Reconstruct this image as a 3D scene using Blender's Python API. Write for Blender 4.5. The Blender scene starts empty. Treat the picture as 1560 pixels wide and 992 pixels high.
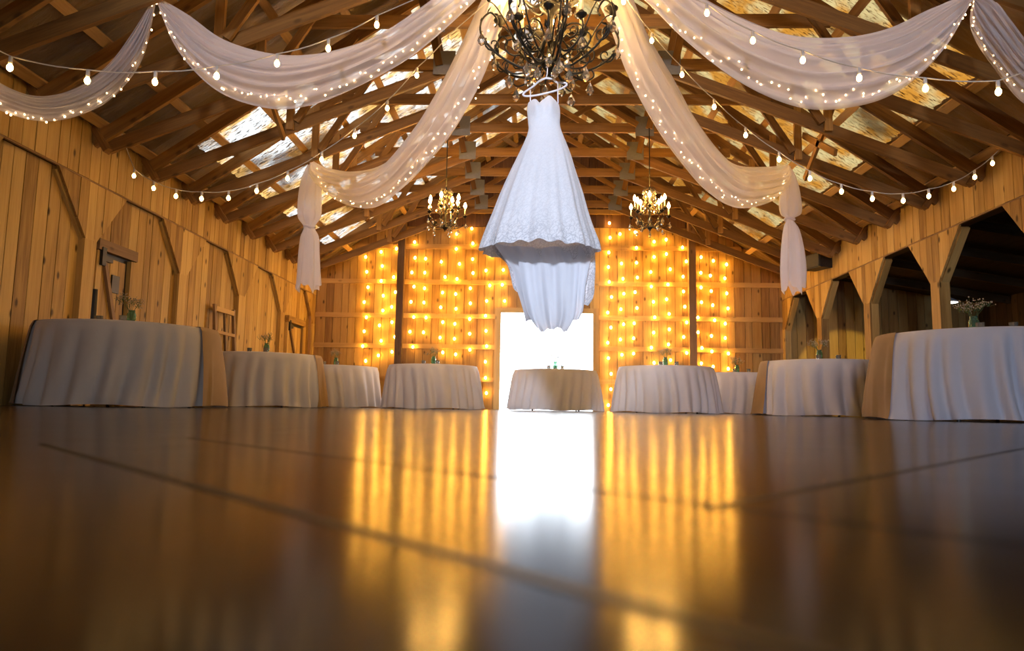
import bpy, math, random
from mathutils import Vector, Matrix
random.seed(7)
C = bpy.context.scene.collection
PI = math.pi
def R(d): return math.radians(d)

# ------------------------------------------------------------------ camera
W, H, F = 1560.0, 992.0, 1080.0
CAM = Vector((0, 0, 0.06))
cd = bpy.data.cameras.new('camera'); cam = bpy.data.objects.new('camera', cd); C.objects.link(cam)
cd.sensor_width = 36; cd.lens = F / W * 36; cd.clip_start = 0.02; cd.clip_end = 300
PITCH, YAW, ROLL = R(6.55), R(2.02), R(0.95)
rot = Matrix.Rotation(YAW, 4, 'Z') @ Matrix.Rotation(PI/2 + PITCH, 4, 'X') @ Matrix.Rotation(ROLL, 4, 'Z')
cam.matrix_world = Matrix.Translation(CAM) @ rot
bpy.context.scene.camera = cam
cd.dof.use_dof = True; cd.dof.focus_distance = 6.0; cd.dof.aperture_fstop = 4.0
RM = rot.to_3x3()
def ray(px, py):
    return (RM @ Vector(((px - W/2)/F, -(py - H/2)/F, -1))).normalized()
def at_y(px, py, y):
    d = ray(px, py); return CAM + d * ((y - CAM.y)/d.y)
def at_x(px, py, x):
    d = ray(px, py); return CAM + d * ((x - CAM.x)/d.x)
def at_plane(px, py, A, B):            # vertical plane through the two anchor points
    n = Vector((B.y - A.y, A.x - B.x, 0)).normalized()
    d = ray(px, py); return CAM + d * ((A - CAM).dot(n)/d.dot(n))

# ------------------------------------------------------------------ hall measures
XL, XR, YB = -4.83, 5.22, 15.1
CX = (XL + XR)/2
YF = -8.0                     # front wall behind the camera
TRIM = 2.40
EAVE, SL = 2.98, 0.68         # underside of the roof sheet at the wall, and its slope
def roof(x): return EAVE + SL*min(x - XL, XR - x)
TY = [14.1, 13.13, 12.15, 11.16, 10.15, 9.17, 8.2, 7.22, 6.25, 5.3, 4.35, 3.4]

# ------------------------------------------------------------------ mesh builder
class MB:
    def __init__(s): s.v=[]; s.f=[]; s.g=[]; s.t=[]; s.smooth=False
    def add(s, vs, fs, gc=None, tint=None):
        b = len(s.v); s.v += [tuple(p) for p in vs]
        s.f += [tuple(i + b for i in f) for f in fs]
        if gc is None: gc = [tuple(p) for p in vs]
        s.g += [tuple(q) for q in gc]
        if tint is None: tint = random.random()
        s.t += [tint]*len(vs)
    def box(s, c, size, rotm=None, grain=2, tint=None):
        c = Vector(c); hx, hy, hz = [q/2 for q in size]
        loc = [Vector((x,y,z)) for x in (-hx,hx) for y in (-hy,hy) for z in (-hz,hz)]
        off = Vector((random.random()*50, random.random()*50, random.random()*50))
        gc = []
        for p in loc:
            q = [p.x, p.y, p.z]; q[grain], q[2] = q[2], q[grain]
            gc.append(Vector(q) + off)
        vs = [(rotm @ p if rotm else p) + c for p in loc]
        s.add(vs, [(0,1,3,2),(4,6,7,5),(0,4,5,1),(2,3,7,6),(0,2,6,4),(1,5,7,3)], gc, tint)
    def beam(s, a, b, w, h, up=(0,0,1), tint=None):      # rectangular bar from a to b
        a = Vector(a); b = Vector(b); d = (b - a); L = d.length; z = d.normalized()
        u = Vector(up); x = u.cross(z)
        if x.length < 1e-4: x = Vector((1,0,0)).cross(z)
        x.normalize(); y = z.cross(x)
        s.box((a+b)/2, (w, h, L), Matrix((x, y, z)).transposed(), 2, tint)
    def tube(s, pts, r, n=6, closed=False, tint=None, cap=True):
        pts = [Vector(p) for p in pts]; m = len(pts)
        rr = r if isinstance(r, (list, tuple)) else [r]*m
        vs = []; prev = None
        for i, p in enumerate(pts):
            if closed: t = pts[(i+1) % m] - pts[i-1]
            else: t = pts[min(i+1, m-1)] - pts[max(i-1, 0)]
            t.normalize()
            if prev is None:
                a = Vector((0,0,1)) if abs(t.z) < .9 else Vector((1,0,0))
                x = a.cross(t).normalized()
            else:
                x = (prev - t*prev.dot(t)); x = x.normalized() if x.length > 1e-6 else Vector((1,0,0)).cross(t).normalized()
            prev = x; y = t.cross(x)
            for k in range(n):
                a = 2*PI*k/n; vs.append(p + (x*math.cos(a) + y*math.sin(a))*rr[i])
        fs = []
        for i in range(m if closed else m-1):
            j = (i+1) % m
            for k in range(n): fs.append((i*n+k, i*n+(k+1)%n, j*n+(k+1)%n, j*n+k))
        if not closed and cap:
            fs.append(tuple(range(n-1,-1,-1))); fs.append(tuple((m-1)*n+k for k in range(n)))
        s.add(vs, fs, None, tint)
    def lathe(s, prof, c=(0,0,0), n=16, axis=None, tint=None, squash=(1,1)):
        c = Vector(c); vs = []; m = len(prof)
        for r, z in prof:
            for k in range(n):
                a = 2*PI*k/n; p = Vector((r*math.cos(a)*squash[0], r*math.sin(a)*squash[1], z))
                vs.append(c + (axis @ p if axis else p))
        fs = [(i*n+k, i*n+(k+1)%n, (i+1)*n+(k+1)%n, (i+1)*n+k) for i in range(m-1) for k in range(n)]
        fs.append(tuple(range(n-1,-1,-1))); fs.append(tuple((m-1)*n+k for k in range(n)))
        s.add(vs, fs, None, tint)
    def grid(s, P, closed_u=False, tint=None, gc=None):                 # P[i][j]
        m, n = len(P), len(P[0]); vs = [p for row in P for p in row]
        fs = []
        for i in range(m if closed_u else m-1):
            for j in range(n-1):
                a = (i+1) % m
                fs.append((i*n+j, a*n+j, a*n+j+1, i*n+j+1))
        s.add(vs, fs, gc, tint)
    def build(s, name, mat, parent=None, smooth=False, loc=None):
        me = bpy.data.meshes.new(name); me.from_pydata([tuple(p) for p in s.v], [], s.f); me.update()
        at = me.attributes.new('gc', 'FLOAT_VECTOR', 'POINT')
        at.data.foreach_set('vector', [q for p in s.g for q in p])
        tt = me.attributes.new('tint', 'FLOAT', 'POINT'); tt.data.foreach_set('value', s.t)
        if smooth: me.polygons.foreach_set('use_smooth', [True]*len(me.polygons))
        if mat: me.materials.append(mat)
        o = bpy.data.objects.new(name, me); C.objects.link(o)
        if parent: o.parent = parent
        if loc is not None: o.location = loc
        return o
def empty(name, loc=(0,0,0), rz=0):
    o = bpy.data.objects.new(name, None); C.objects.link(o); o.location = loc; o.rotation_euler = (0,0,rz)
    o.empty_display_size = .1; return o
def tag(o, label, cat, group=None, kind=None):
    o['label'] = label; o['category'] = cat
    if group: o['group'] = group
    if kind: o['kind'] = kind
    return o
def struct(o): o['kind'] = 'structure'; return o
KIDS = {}
def copy_tree(o, parent=None):
    c = o.copy(); C.objects.link(c)
    if parent: c.parent = parent
    for ch in list(o.children): copy_tree(ch, c)
    return c
def recenter(o):                                   # move a world-space mesh's origin to its own base
    me = o.data; n = len(me.vertices); co = [0.0]*(3*n); me.vertices.foreach_get('co', co)
    xs, ys, zs = co[0::3], co[1::3], co[2::3]
    c = ((min(xs)+max(xs))/2, (min(ys)+max(ys))/2, min(zs))
    me.transform(Matrix.Translation(Vector((-c[0],-c[1],-c[2])))); o.location = c
    return o

# ------------------------------------------------------------------ materials
def newmat(name):
    m = bpy.data.materials.new(name); m.use_nodes = True; nt = m.node_tree
    for n in list(nt.nodes): nt.nodes.remove(n)
    out = nt.nodes.new('ShaderNodeOutputMaterial'); b = nt.nodes.new('ShaderNodeBsdfPrincipled')
    nt.links.new(b.outputs[0], out.inputs[0]); return m, nt, b, out
def ramp(nt, fac, stops):
    r = nt.nodes.new('ShaderNodeValToRGB'); e = r.color_ramp.elements
    while len(e) < len(stops): e.new(.5)
    for i, (p, c) in enumerate(stops): e[i].position = p; e[i].color = (*c, 1) if len(c) == 3 else c
    nt.links.new(fac, r.inputs[0]); return r
def mathn(nt, op, a, b=None, c=None):
    n = nt.nodes.new('ShaderNodeMath'); n.operation = op
    for i, v in enumerate((a, b, c)):
        if v is None: continue
        if isinstance(v, (int, float)): n.inputs[i].default_value = v
        else: nt.links.new(v, n.inputs[i])
    return n.outputs[0]
def mixc(nt, fac, a, b, mode='MIX'):
    n = nt.nodes.new('ShaderNodeMix'); n.data_type = 'RGBA'; n.blend_type = mode
    for k, v in ((0, fac), (6, a), (7, b)):
        if isinstance(v, (int, float)): n.inputs[k].default_value = v
        elif isinstance(v, tuple): n.inputs[k].default_value = (*v, 1)
        else: nt.links.new(v, n.inputs[k])
    return n.outputs[2]
def mapping(nt, src, scale):
    m = nt.nodes.new('ShaderNodeMapping'); m.inputs['Scale'].default_value = scale
    nt.links.new(src, m.inputs[0]); return m.outputs[0]
def noise(nt, vec, scale, detail=3, rough=.5, dist=0):
    n = nt.nodes.new('ShaderNodeTexNoise'); n.inputs['Scale'].default_value = scale
    n.inputs['Detail'].default_value = detail; n.inputs['Roughness'].default_value = rough; n.inputs['Distortion'].default_value = dist
    nt.links.new(vec, n.inputs['Vector']); return n.outputs['Fac']
def bump(nt, h, dist, strength=1):
    b = nt.nodes.new('ShaderNodeBump'); b.inputs['Distance'].default_value = dist; b.inputs['Strength'].default_value = strength
    nt.links.new(h, b.inputs['Height']); return b.outputs[0]
def wood(name, dark, mid, light, knots=.5, rough=.62):
    m, nt, b, out = newmat(name)
    g = nt.nodes.new('ShaderNodeAttribute'); g.attribute_name = 'gc'
    t = nt.nodes.new('ShaderNodeAttribute'); t.attribute_name = 'tint'
    v1 = mapping(nt, g.outputs['Vector'], (14, 14, .9))
    n1 = noise(nt, v1, 1.4, 4, .6, .6)
    v2 = mapping(nt, g.outputs['Vector'], (60, 60, 2))
    n2 = noise(nt, v2, 1.5, 2, .6)
    f = mathn(nt, 'ADD', mathn(nt, 'MULTIPLY', n1, .55), mathn(nt, 'MULTIPLY', n2, .2))
    f = mathn(nt, 'ADD', f, mathn(nt, 'MULTIPLY', t.outputs['Fac'], .40))
    col = ramp(nt, f, [(.30, dark), (.54, mid), (.82, light)]).outputs[0]
    vo = nt.nodes.new('ShaderNodeTexVoronoi'); vo.inputs['Scale'].default_value = 1; vo.voronoi_dimensions = '2D'
    sp = nt.nodes.new('ShaderNodeSeparateXYZ'); nt.links.new(g.outputs['Vector'], sp.inputs[0]); cb2 = nt.nodes.new('ShaderNodeCombineXYZ')
    nt.links.new(mathn(nt, 'MULTIPLY', mathn(nt, 'ADD', sp.outputs[0], sp.outputs[1]), 4.2), cb2.inputs[0])
    nt.links.new(mathn(nt, 'MULTIPLY', sp.outputs[2], 2.0), cb2.inputs[1])
    nt.links.new(cb2.outputs[0], vo.inputs['Vector'])
    k = ramp(nt, vo.outputs['Distance'], [(.045, (1,1,1)), (.11, (0,0,0))]).outputs[0]
    sc2 = nt.nodes.new('ShaderNodeSeparateColor'); nt.links.new(vo.outputs['Color'], sc2.inputs[0])
    k = mathn(nt, 'MULTIPLY', k, mathn(nt, 'GREATER_THAN', sc2.outputs[0], .62))
    col = mixc(nt, mathn(nt, 'MULTIPLY', k, knots), col, tuple(q*.25 for q in dark))
    nt.links.new(col, b.inputs['Base Color']); b.inputs['Roughness'].default_value = rough
    b.inputs['Specular IOR Level'].default_value = .3
    nt.links.new(bump(nt, n1, .004, .5), b.inputs['Normal'])
    return m
M = {}
M['left']  = wood('pine planks', (.22,.115,.03), (.45,.275,.078), (.62,.42,.145), .9)
M['back']  = wood('barn board', (.24,.12,.035), (.42,.24,.07), (.56,.36,.11), .8)
M['girt']  = wood('girt pine', (.32,.17,.05), (.48,.28,.09), (.6,.38,.13), .4)
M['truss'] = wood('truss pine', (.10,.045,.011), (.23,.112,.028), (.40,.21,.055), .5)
M['purlin']= wood('purlin pine', (.32,.18,.07), (.5,.31,.13), (.62,.42,.2), .3)
M['old']   = wood('weathered board', (.12,.07,.035), (.22,.13,.06), (.33,.2,.1), .5)
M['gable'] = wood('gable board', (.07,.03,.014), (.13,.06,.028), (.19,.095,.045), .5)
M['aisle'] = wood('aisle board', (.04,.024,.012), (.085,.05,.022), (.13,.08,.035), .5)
def plain(name, col, rough=.5, metal=0, spec=.5, **kw):
    m, nt, b, out = newmat(name); b.inputs['Base Color'].default_value = (*col, 1)
    b.inputs['Roughness'].default_value = rough; b.inputs['Metallic'].default_value = metal
    b.inputs['Specular IOR Level'].default_value = spec
    tc = nt.nodes.new('ShaderNodeTexCoord')
    n = noise(nt, tc.outputs['Object'], kw.get('ns', 30), 3)
    nt.links.new(mixc(nt, n, tuple(q*.82 for q in col), tuple(min(1, q*1.12) for q in col)), b.inputs['Base Color'])
    return m
M['iron']  = plain('wrought iron', (.025,.020,.012), .5, .45)
M['black'] = plain('black plastic', (.012,.012,.012), .5)
M['steel'] = plain('galvanised gusset plate', (.20,.19,.17), .5, .35)
M['wire']  = plain('cord', (.55,.5,.42), .6)
M['dwire'] = plain('dark cord', (.06,.05,.03), .6)
M['socket']= plain('lamp socket', (.6,.56,.5), .4)
M['wax']   = plain('candle sleeve', (.75,.62,.42), .5)
M['hang']  = plain('hanger plastic', (.85,.8,.82), .35)
M['stem']  = plain('flower stem', (.10,.16,.05), .6)
M['flower']= plain('dried baby breath', (.46,.38,.26), .8)
M['leg']   = plain('table leg metal', (.08,.07,.06), .4, .8)
M['shade'] = plain('enamel shade', (.7,.7,.7), .4)
def emis(name, col, s):
    m, nt, b, out = newmat(name); nt.nodes.remove(b)
    e = nt.nodes.new('ShaderNodeEmission'); e.inputs[0].default_value = (*col, 1); e.inputs[1].default_value = s
    nt.links.new(e.outputs[0], out.inputs[0]); return m
M['b_curt'] = emis('curtain bulb glow', (1,.50,.07), 85)
M['b_fest'] = emis('festoon bulb glow', (1,.56,.17), 46)
M['b_fairy']= emis('fairy bulb glow', (1,.62,.3), 16)
M['b_chan'] = emis('candle bulb glow', (1,.58,.19), 470)
M['b_small']= emis('small candle bulb glow', (1,.52,.11), 420)
M['b_pend'] = emis('pendant lamp glow', (1,.95,.85), 6)
def glass(name, col, rough=.05):
    m, nt, b, out = newmat(name); b.inputs['Base Color'].default_value = (*col, 1)
    b.inputs['Transmission Weight'].default_value = .92; b.inputs['Roughness'].default_value = rough; b.inputs['IOR'].default_value = 1.45
    return m
M['crystal'] = glass('amber crystal', (.98,.86,.62)); M['jar'] = glass('green jar glass', (.42,.72,.55)); M['votive'] = glass('clear glass', (.95,.97,.95))

# floor: sealed concrete
m, nt, b, out = newmat('polished concrete'); M['floor'] = m
tc = nt.nodes.new('ShaderNodeTexCoord'); o_ = tc.outputs['Object']
n1 = noise(nt, o_, 1.1, 6, .6); n2 = noise(nt, o_, 9, 5, .65); n3 = noise(nt, o_, 60, 3)
f = mathn(nt, 'ADD', mathn(nt, 'MULTIPLY', n1, .5), mathn(nt, 'MULTIPLY', n2, .5))
col = ramp(nt, f, [(.35, (.020,.015,.011)), (.5, (.038,.029,.022)), (.66, (.07,.055,.043))]).outputs[0]
nt.links.new(col, b.inputs['Base Color'])
rg = mathn(nt, 'ADD', mathn(nt, 'MULTIPLY', n2, .03), .155)
nt.links.new(rg, b.inputs['Roughness']); b.inputs['IOR'].default_value = 1.15
h = mathn(nt, 'ADD', n2, mathn(nt, 'MULTIPLY', n3, .25))
M['joint'] = plain('saw cut filler', (.02,.015,.011), .5, 0, .18)
M['ground'] = plain('pale gravel', (.62,.6,.56), .9)

# tent lining fabric
def fabric(name, c1, c2, alpha=0.0, transl=.35, weave=220, shw=.3):
    m, nt, b, out = newmat(name)
    b.inputs['Base Color'].default_value = (*c1, 1); b.inputs['Roughness'].default_value = .75
    b.inputs['Specular IOR Level'].default_value = .2; b.inputs['Sheen Weight'].default_value = shw
    tc = nt.nodes.new('ShaderNodeTexCoord'); n = noise(nt, tc.outputs['Object'], 5, 4)
    w = noise(nt, tc.outputs['Object'], weave, 2)
    col = mixc(nt, n, c1, c2); nt.links.new(col, b.inputs['Base Color'])
    nt.links.new(bump(nt, w, .001, .3), b.inputs['Normal'])
    t = nt.nodes.new('ShaderNodeBsdfTranslucent'); nt.links.new(col, t.inputs[0])
    mx = nt.nodes.new('ShaderNodeMixShader'); mx.inputs[0].default_value = transl
    nt.links.new(b.outputs[0], mx.inputs[1]); nt.links.new(t.outputs[0], mx.inputs[2]); res = mx.outputs[0]
    if alpha > 0:
        tr = nt.nodes.new('ShaderNodeBsdfTransparent'); m2 = nt.nodes.new('ShaderNodeMixShader'); m2.inputs[0].default_value = alpha
        nt.links.new(res, m2.inputs[1]); nt.links.new(tr.outputs[0], m2.inputs[2]); res = m2.outputs[0]
    nt.links.new(res, out.inputs[0]); return m
M['tulle'] = fabric('sheer voile', (.84,.81,.86), (.93,.91,.95), .28, .42, 150)
M['cloth'] = fabric('white table linen', (.66,.64,.66), (.74,.72,.74), 0, .12)
M['burlap'] = fabric('burlap', (.30,.19,.08), (.42,.28,.13), 0, .08, 320, .1)
# lace
def lace(name, hem):
    m = fabric(name, (.82,.82,.86), (.92,.92,.95), 0, .22, 90)
    nt = m.node_tree; b = [n for n in nt.nodes if n.type == 'BSDF_PRINCIPLED'][0]
    tc = [n for n in nt.nodes if n.type == 'TEX_COORD'][0]
    vo = nt.nodes.new('ShaderNodeTexVoronoi'); vo.feature = 'DISTANCE_TO_EDGE'; vo.inputs['Scale'].default_value = 34
    ds = noise(nt, tc.outputs['Object'], 16, 3, .6)
    va = nt.nodes.new('ShaderNodeVectorMath'); va.operation = 'ADD'; sc = nt.nodes.new('ShaderNodeVectorMath'); sc.operation = 'SCALE'
    cm = nt.nodes.new('ShaderNodeCombineXYZ'); nt.links.new(ds, cm.inputs[0]); nt.links.new(ds, cm.inputs[2])
    sc.inputs['Scale'].default_value = .12; nt.links.new(cm.outputs[0], sc.inputs[0])
    nt.links.new(tc.outputs['Object'], va.inputs[0]); nt.links.new(sc.outputs[0], va.inputs[1])
    nt.links.new(va.outputs[0], vo.inputs['Vector'])
    e = ramp(nt, vo.outputs['Distance'], [(.03, (1,1,1)), (.12, (0,0,0))]).outputs[0]
    sep = nt.nodes.new('ShaderNodeSeparateXYZ'); nt.links.new(tc.outputs['Object'], sep.inputs[0])
    zz = ramp(nt, mathn(nt, 'ADD', sep.outputs[2], mathn(nt, 'MULTIPLY', noise(nt, tc.outputs['Object'], 9, 3), .22)), hem).outputs[0]
    fac = mathn(nt, 'MULTIPLY', e, zz)
    old = b.inputs['Base Color'].links[0].from_socket
    nt.links.new(mixc(nt, mathn(nt, 'MULTIPLY', fac, .8), old, (.40,.41,.46)), b.inputs['Base Color'])
    bw = [n for n in nt.nodes if n.type == 'BUMP'][0]
    nt.links.new(mathn(nt, 'MULTIPLY', fac, 1), bw.inputs['Height']); bw.inputs['Distance'].default_value = .004; bw.inputs['Strength'].default_value = .6
    return m

# roof sheets: crinkled foil-faced sheet with translucent panels, orange lamplight painted into their colour
def roofmat(name, base, y0, y1, lo, hi, thr, tcol):
    m, nt, b, out = newmat(name)
    tc = nt.nodes.new('ShaderNodeTexCoord'); ob = tc.outputs['Object']
    n1 = noise(nt, mapping(nt, ob, (1.2, 5.5, 1.2)), 9, 5, .75, .5); n2 = noise(nt, ob, 1.3, 3)
    b.inputs['Metallic'].default_value = .75; b.inputs['Roughness'].default_value = .34
    col = ramp(nt, n2, [(.35, tuple(q*.55 for q in base)), (.6, base)]).outputs[0]
    nt.links.new(col, b.inputs['Base Color'])
    nt.links.new(bump(nt, n1, .03, 1), b.inputs['Normal'])
    sep = nt.nodes.new('ShaderNodeSeparateXYZ'); nt.links.new(ob, sep.inputs[0])
    inside = mathn(nt, 'MULTIPLY', mathn(nt, 'GREATER_THAN', sep.outputs[1], y0), mathn(nt, 'LESS_THAN', sep.outputs[1], y1))
    inside = mathn(nt, 'MULTIPLY', inside, mathn(nt, 'MULTIPLY', mathn(nt, 'GREATER_THAN', sep.outputs[2], lo), mathn(nt, 'LESS_THAN', sep.outputs[2], hi)))
    crk = ramp(nt, n1, [(thr-.02, (0,0,0)), (thr+.05, (1,1,1))]).outputs[0]
    n3 = noise(nt, ob, .9, 2)
    patch = ramp(nt, n3, [(.36, (.15,.15,.15)), (.5, (1,1,1))]).outputs[0]
    fac = mathn(nt, 'MULTIPLY', inside, mathn(nt, 'MULTIPLY', crk, patch))
    t = nt.nodes.new('ShaderNodeBsdfTranslucent'); nt.links.new(mixc(nt, ramp(nt, noise(nt, ob, 2.3, 3), [(.42, (0,0,0)), (.58, (1,1,1))]).outputs[0], (tcol[0]*.9, tcol[1]*.5, tcol[2]*.15), tcol), t.inputs[0])  # orange patches imitate lamp reflections within the panel colour
    mx = nt.nodes.new('ShaderNodeMixShader'); nt.links.new(fac, mx.inputs[0])
    nt.links.new(b.outputs[0], mx.inputs[1]); nt.links.new(t.outputs[0], mx.inputs[2]); nt.links.new(mx.outputs[0], out.inputs[0])
    return m
M['roofL'] = roofmat('foil roof sheet', (.36,.27,.17), 8.3, 14.6, 3.3, 6.3, .46, (.17,.165,.155))
M['roofR'] = roofmat('foil roof sheet painted lamplight', (.42,.27,.12), 6.9, 14.7, 3.5, 6.3, .43, (.085,.062,.026))  # amber lamplight on the foil painted in as translucent colour

# ------------------------------------------------------------------ planked panels
def planks(mb, u0, u1, lo, hi, place, thick=.025, w=.165, gap=.010, breaks=()):
    """vertical boards between the curves lo(u) and hi(u); place(u, z, depth) gives the point"""
    u = u0
    while u < u1 - 1e-4:
        ww = w*random.uniform(.8, 1.25); e = min(u + ww, u1)
        if u1 - e < .05: e = u1
        cuts = [u + gap/2] + sorted(b for b in breaks if u + gap < b < e - gap) + [e - gap/2]
        tint = random.random(); off = Vector((random.random()*50, random.random()*50, random.random()*50))
        dz = random.uniform(-.002, .003)
        for a, b in zip(cuts[:-1], cuts[1:]):
            za, zb, ta, tb = lo(a), lo(b), hi(a), hi(b)
            if ta - za < .005 and tb - zb < .005: continue
            vs = []; gc = []
            for d in (0, thick + dz):
                for (q, z) in ((a, za), (b, zb), (b, max(tb, zb)), (a, max(ta, za))):
                    vs.append(place(q, z, d)); gc.append(Vector((q, d, z)) + off)
            mb.add(vs, [(0,1,2,3),(7,6,5,4),(0,4,5,1),(1,5,6,2),(2,6,7,3),(3,7,4,0)], gc, tint)
        u = e
K = lambda c: (lambda u: c)

# ------------------------------------------------------------------ floor and ground
g = MB(); g.box((2.2, 3.6, -.1), (15.6, 23.4, .2)); struct(g.build('floor', M['floor']))
g = MB()
A0, B0 = Vector((-.35,.62,0)), Vector((-.02,.28,0)); du = (B0 - A0).normalized(); N0 = Vector((.116,.46,0)); dv = Vector((.66,.75,0)).normalized()
def cut(p, d, a, b, w=.004):
    n = Vector((-d.y, d.x, 0))*w; z = Vector((0,0,.0004)); zb = Vector((0,0,.0001))
    pts = [p+d*a-n, p+d*b-n, p+d*b+n, p+d*a+n]
    g.add([q+zb for q in pts]+[q+z for q in pts], [(4,5,6,7),(0,1,5,4),(1,2,6,5),(2,3,7,6),(3,0,4,7)])
cut(A0, du, -.45, 1.6, .0042); cut(N0, du, -1, 3, .0015); cut(N0, dv, -.02, 5, .0026)
struct(g.build('trim_floor_joint', M['joint'])); 
g = MB(); g.box((0, 25, -.16), (50, 19.8, .1)); struct(g.build('ground', M['ground']))

# ------------------------------------------------------------------ back wall with its doorway
DX0, DX1 = at_y(761,600,YB).x, at_y(903,600,YB).x
DZ = at_y(830,477,YB).z
wb = MB()
pl = lambda u, z, d: Vector((u, YB + .025 - d, z))
top = lambda u: roof(u) + .02 if XL <= u <= XR else 2.9
GZ = 3.95
cap = lambda u: min(roof(min(max(u, XL), XR)), GZ)
planks(wb, XL-.1, DX0, K(0), cap, pl, .025, .17, breaks=(XL+(GZ-EAVE)/SL,))
planks(wb, DX0, DX1, K(DZ), cap, pl, .025, .17)
planks(wb, DX1, XR, K(0), cap, pl, .025, .17, breaks=(XR-(GZ-EAVE)/SL,))
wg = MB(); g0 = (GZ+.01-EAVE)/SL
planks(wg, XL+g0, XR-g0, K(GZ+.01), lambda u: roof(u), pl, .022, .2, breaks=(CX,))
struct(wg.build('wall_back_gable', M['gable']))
planks(wb, XR, 9.5, K(0), lambda u: 3.12 - .158*(u - XR), pl, .025, .17)
for (a, b_, za, zc) in ((XL-.2, DX0, 0, 6.6), (DX1, 9.5, 0, 3.2), (DX1, XR+.1, 3.2, 6.6), (DX0, DX1, DZ, 6.6)):
    wb.box(((a+b_)/2, YB+.05, (za+zc)/2), (b_-a, .03, zc-za), tint=.0)
wall_b = struct(wb.build('wall_back', M['back']))
# girts, posts and door frame: all lie against the boards
tn = [0]
def trim(mb, mat): tn[0] += 1; return struct(mb.build('trim_%d' % tn[0], mat))
gy = YB - .02
for z in (.62, 1.32, 1.98, 2.72, 3.5, 4.3):
    for (a, b_) in ((XL, DX0-.12), (DX1+.12, XR)):
        if z > DZ + .1: continue
        t = MB(); t.box(((a+b_)/2, gy, z), (b_-a, .05, .10), None, 0); trim(t, M['girt'])
    if z > DZ + .1:
        zz = z; xa = max(XL, XL + (z - EAVE)/SL + .1) if z > EAVE else XL
        xb = XR - (xa - XL)
        t = MB(); t.box(((xa+xb)/2, gy, z), (xb-xa, .05, .10), None, 0); trim(t, M['girt'])
for px in (611, 1053):
    x = at_y(px, 450, YB).x; t = MB(); t.box((x, YB-.075, roof(x)/2-.1), (.15, .15, roof(x)-.2)); trim(t, M['old'])
for x in (DX0-.06, DX1+.06):
    t = MB(); t.box((x, YB-.03, (DZ+.1)/2), (.12, .07, DZ+.1)); trim(t, M['girt'])
t = MB(); t.box(((DX0+DX1)/2, YB-.03, DZ+.05), (DX1-DX0, .07, .10), None, 0); trim(t, M['girt'])

# ------------------------------------------------------------------ side walls: arcade posts with sheathed corner braces
PY = [at_x(122, 410, XL).y, at_x(270, 430, XL).y, at_x(362, 450, XL).y, at_x(426, 475, XL).y]
PY = [6.93 + .0, PY[1], PY[2], PY[3]] if False else PY
print('POSTS', PY)
sp = (PY[3]-PY[0])/3
posts = [PY[0] - k*sp for k in (7,6,5,4,3,2,1)] + PY + [YB - .05]
PW = .20
def arch_low(u):           # underside of the sheathing between two posts
    z = TRIM - .02
    for p in posts:
        c = p + PW/2 if p < YB - .1 else p
        d = abs(u - c) - PW/2
        if d <= 0: return 0.0
        if d < .50: z = min(z, TRIM - .02 - .62*(1 - d/.50) - .0)
    return z
br = []
for p in posts:
    c = p + PW/2 if p < YB - .1 else p
    br += [c - PW/2 - .5, c - PW/2 - .001, c - PW/2 + .001, c + PW/2 - .001, c + PW/2 + .001, c + PW/2 + .5]
wl = MB()
inL = lambda u, z, d: Vector((XL - .075 + d, u, z))            # recessed infill boards
planks(wl, YF, YB, K(0), K(TRIM), inL, .03, .16)
upL = lambda u, z, d: Vector((XL - .03 + d, u, z))
planks(wl, YF, YB, K(TRIM + .012), K(EAVE + .03), upL, .05, .16)
struct(wl.build('wall_left', M['left']))
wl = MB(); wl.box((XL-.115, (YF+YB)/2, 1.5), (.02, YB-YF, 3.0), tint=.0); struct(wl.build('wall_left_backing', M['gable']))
def brace_panels(side):
    res = []
    for p in posts:
        c = p + PW/2 if p < YB - .1 else p
        mb = MB()
        X = XL if side < 0 else XR
        pf = lambda u, z, d: Vector((X - side*d*1.0 if False else (X + d if side < 0 else X - d), u, z))
        lo_ = lambda u, c=c: max(0.0, TRIM - .012 - (0 if abs(u-c) > PW/2 + .5 else .62*(1 - max(0, abs(u-c) - PW/2)/.5)))
        a, b_ = max(c - PW/2 - .5, YF), min(c + PW/2 + .5, YB - .02)
        planks(mb, a, b_, lambda u: lo_(u), K(TRIM - .012), pf, .026, .15, .006, (c - PW/2, c + PW/2))
        # the post itself, behind the sheathing, and the two diagonal braces
        h = TRIM - .012
        mb.box((X + side*.055, c, h/2), (.11, PW if c < YB-.2 else .14, h))
        mb.box((X - side*.013, c, (h-.6)/2), (.026, PW, h-.6))
        for s in (-1, 1):
            e = c + s*(PW/2 + .5); 
            if e > YB: continue
            mb.beam((X + side*.06, c + s*(PW/2 - .03), h - .64), (X + side*.06, e - s*.02, h - .03), .10, .04)
        tn[0] += 1
        res.append(struct(mb.build('trim_%d' % tn[0], M['left'])))
    return res
brace_panels(-1); brace_panels(1)
wr = MB()
upR = lambda u, z, d: Vector((XR + .03 - d, u, z))
planks(wr, YF, YB, K(TRIM + .012), K(EAVE + .03), upR, .05, .16)
struct(wr.build('wall_right', M['left']))
t = MB(); t.box((XR+.13, (YF+YB)/2, TRIM+.14), (.14, YB-YF, .24), None, 1); trim(t, M['aisle'])
# darker wood strip standing in for the shadow gap under the upper boards
for X, s in ((XL, 1), (XR, -1)):
    t = MB(); t.box((X + s*.014, (YF+YB)/2, TRIM - .004), (.032, YB-YF, .014), None, 1); trim(t, M['old'])
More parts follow.
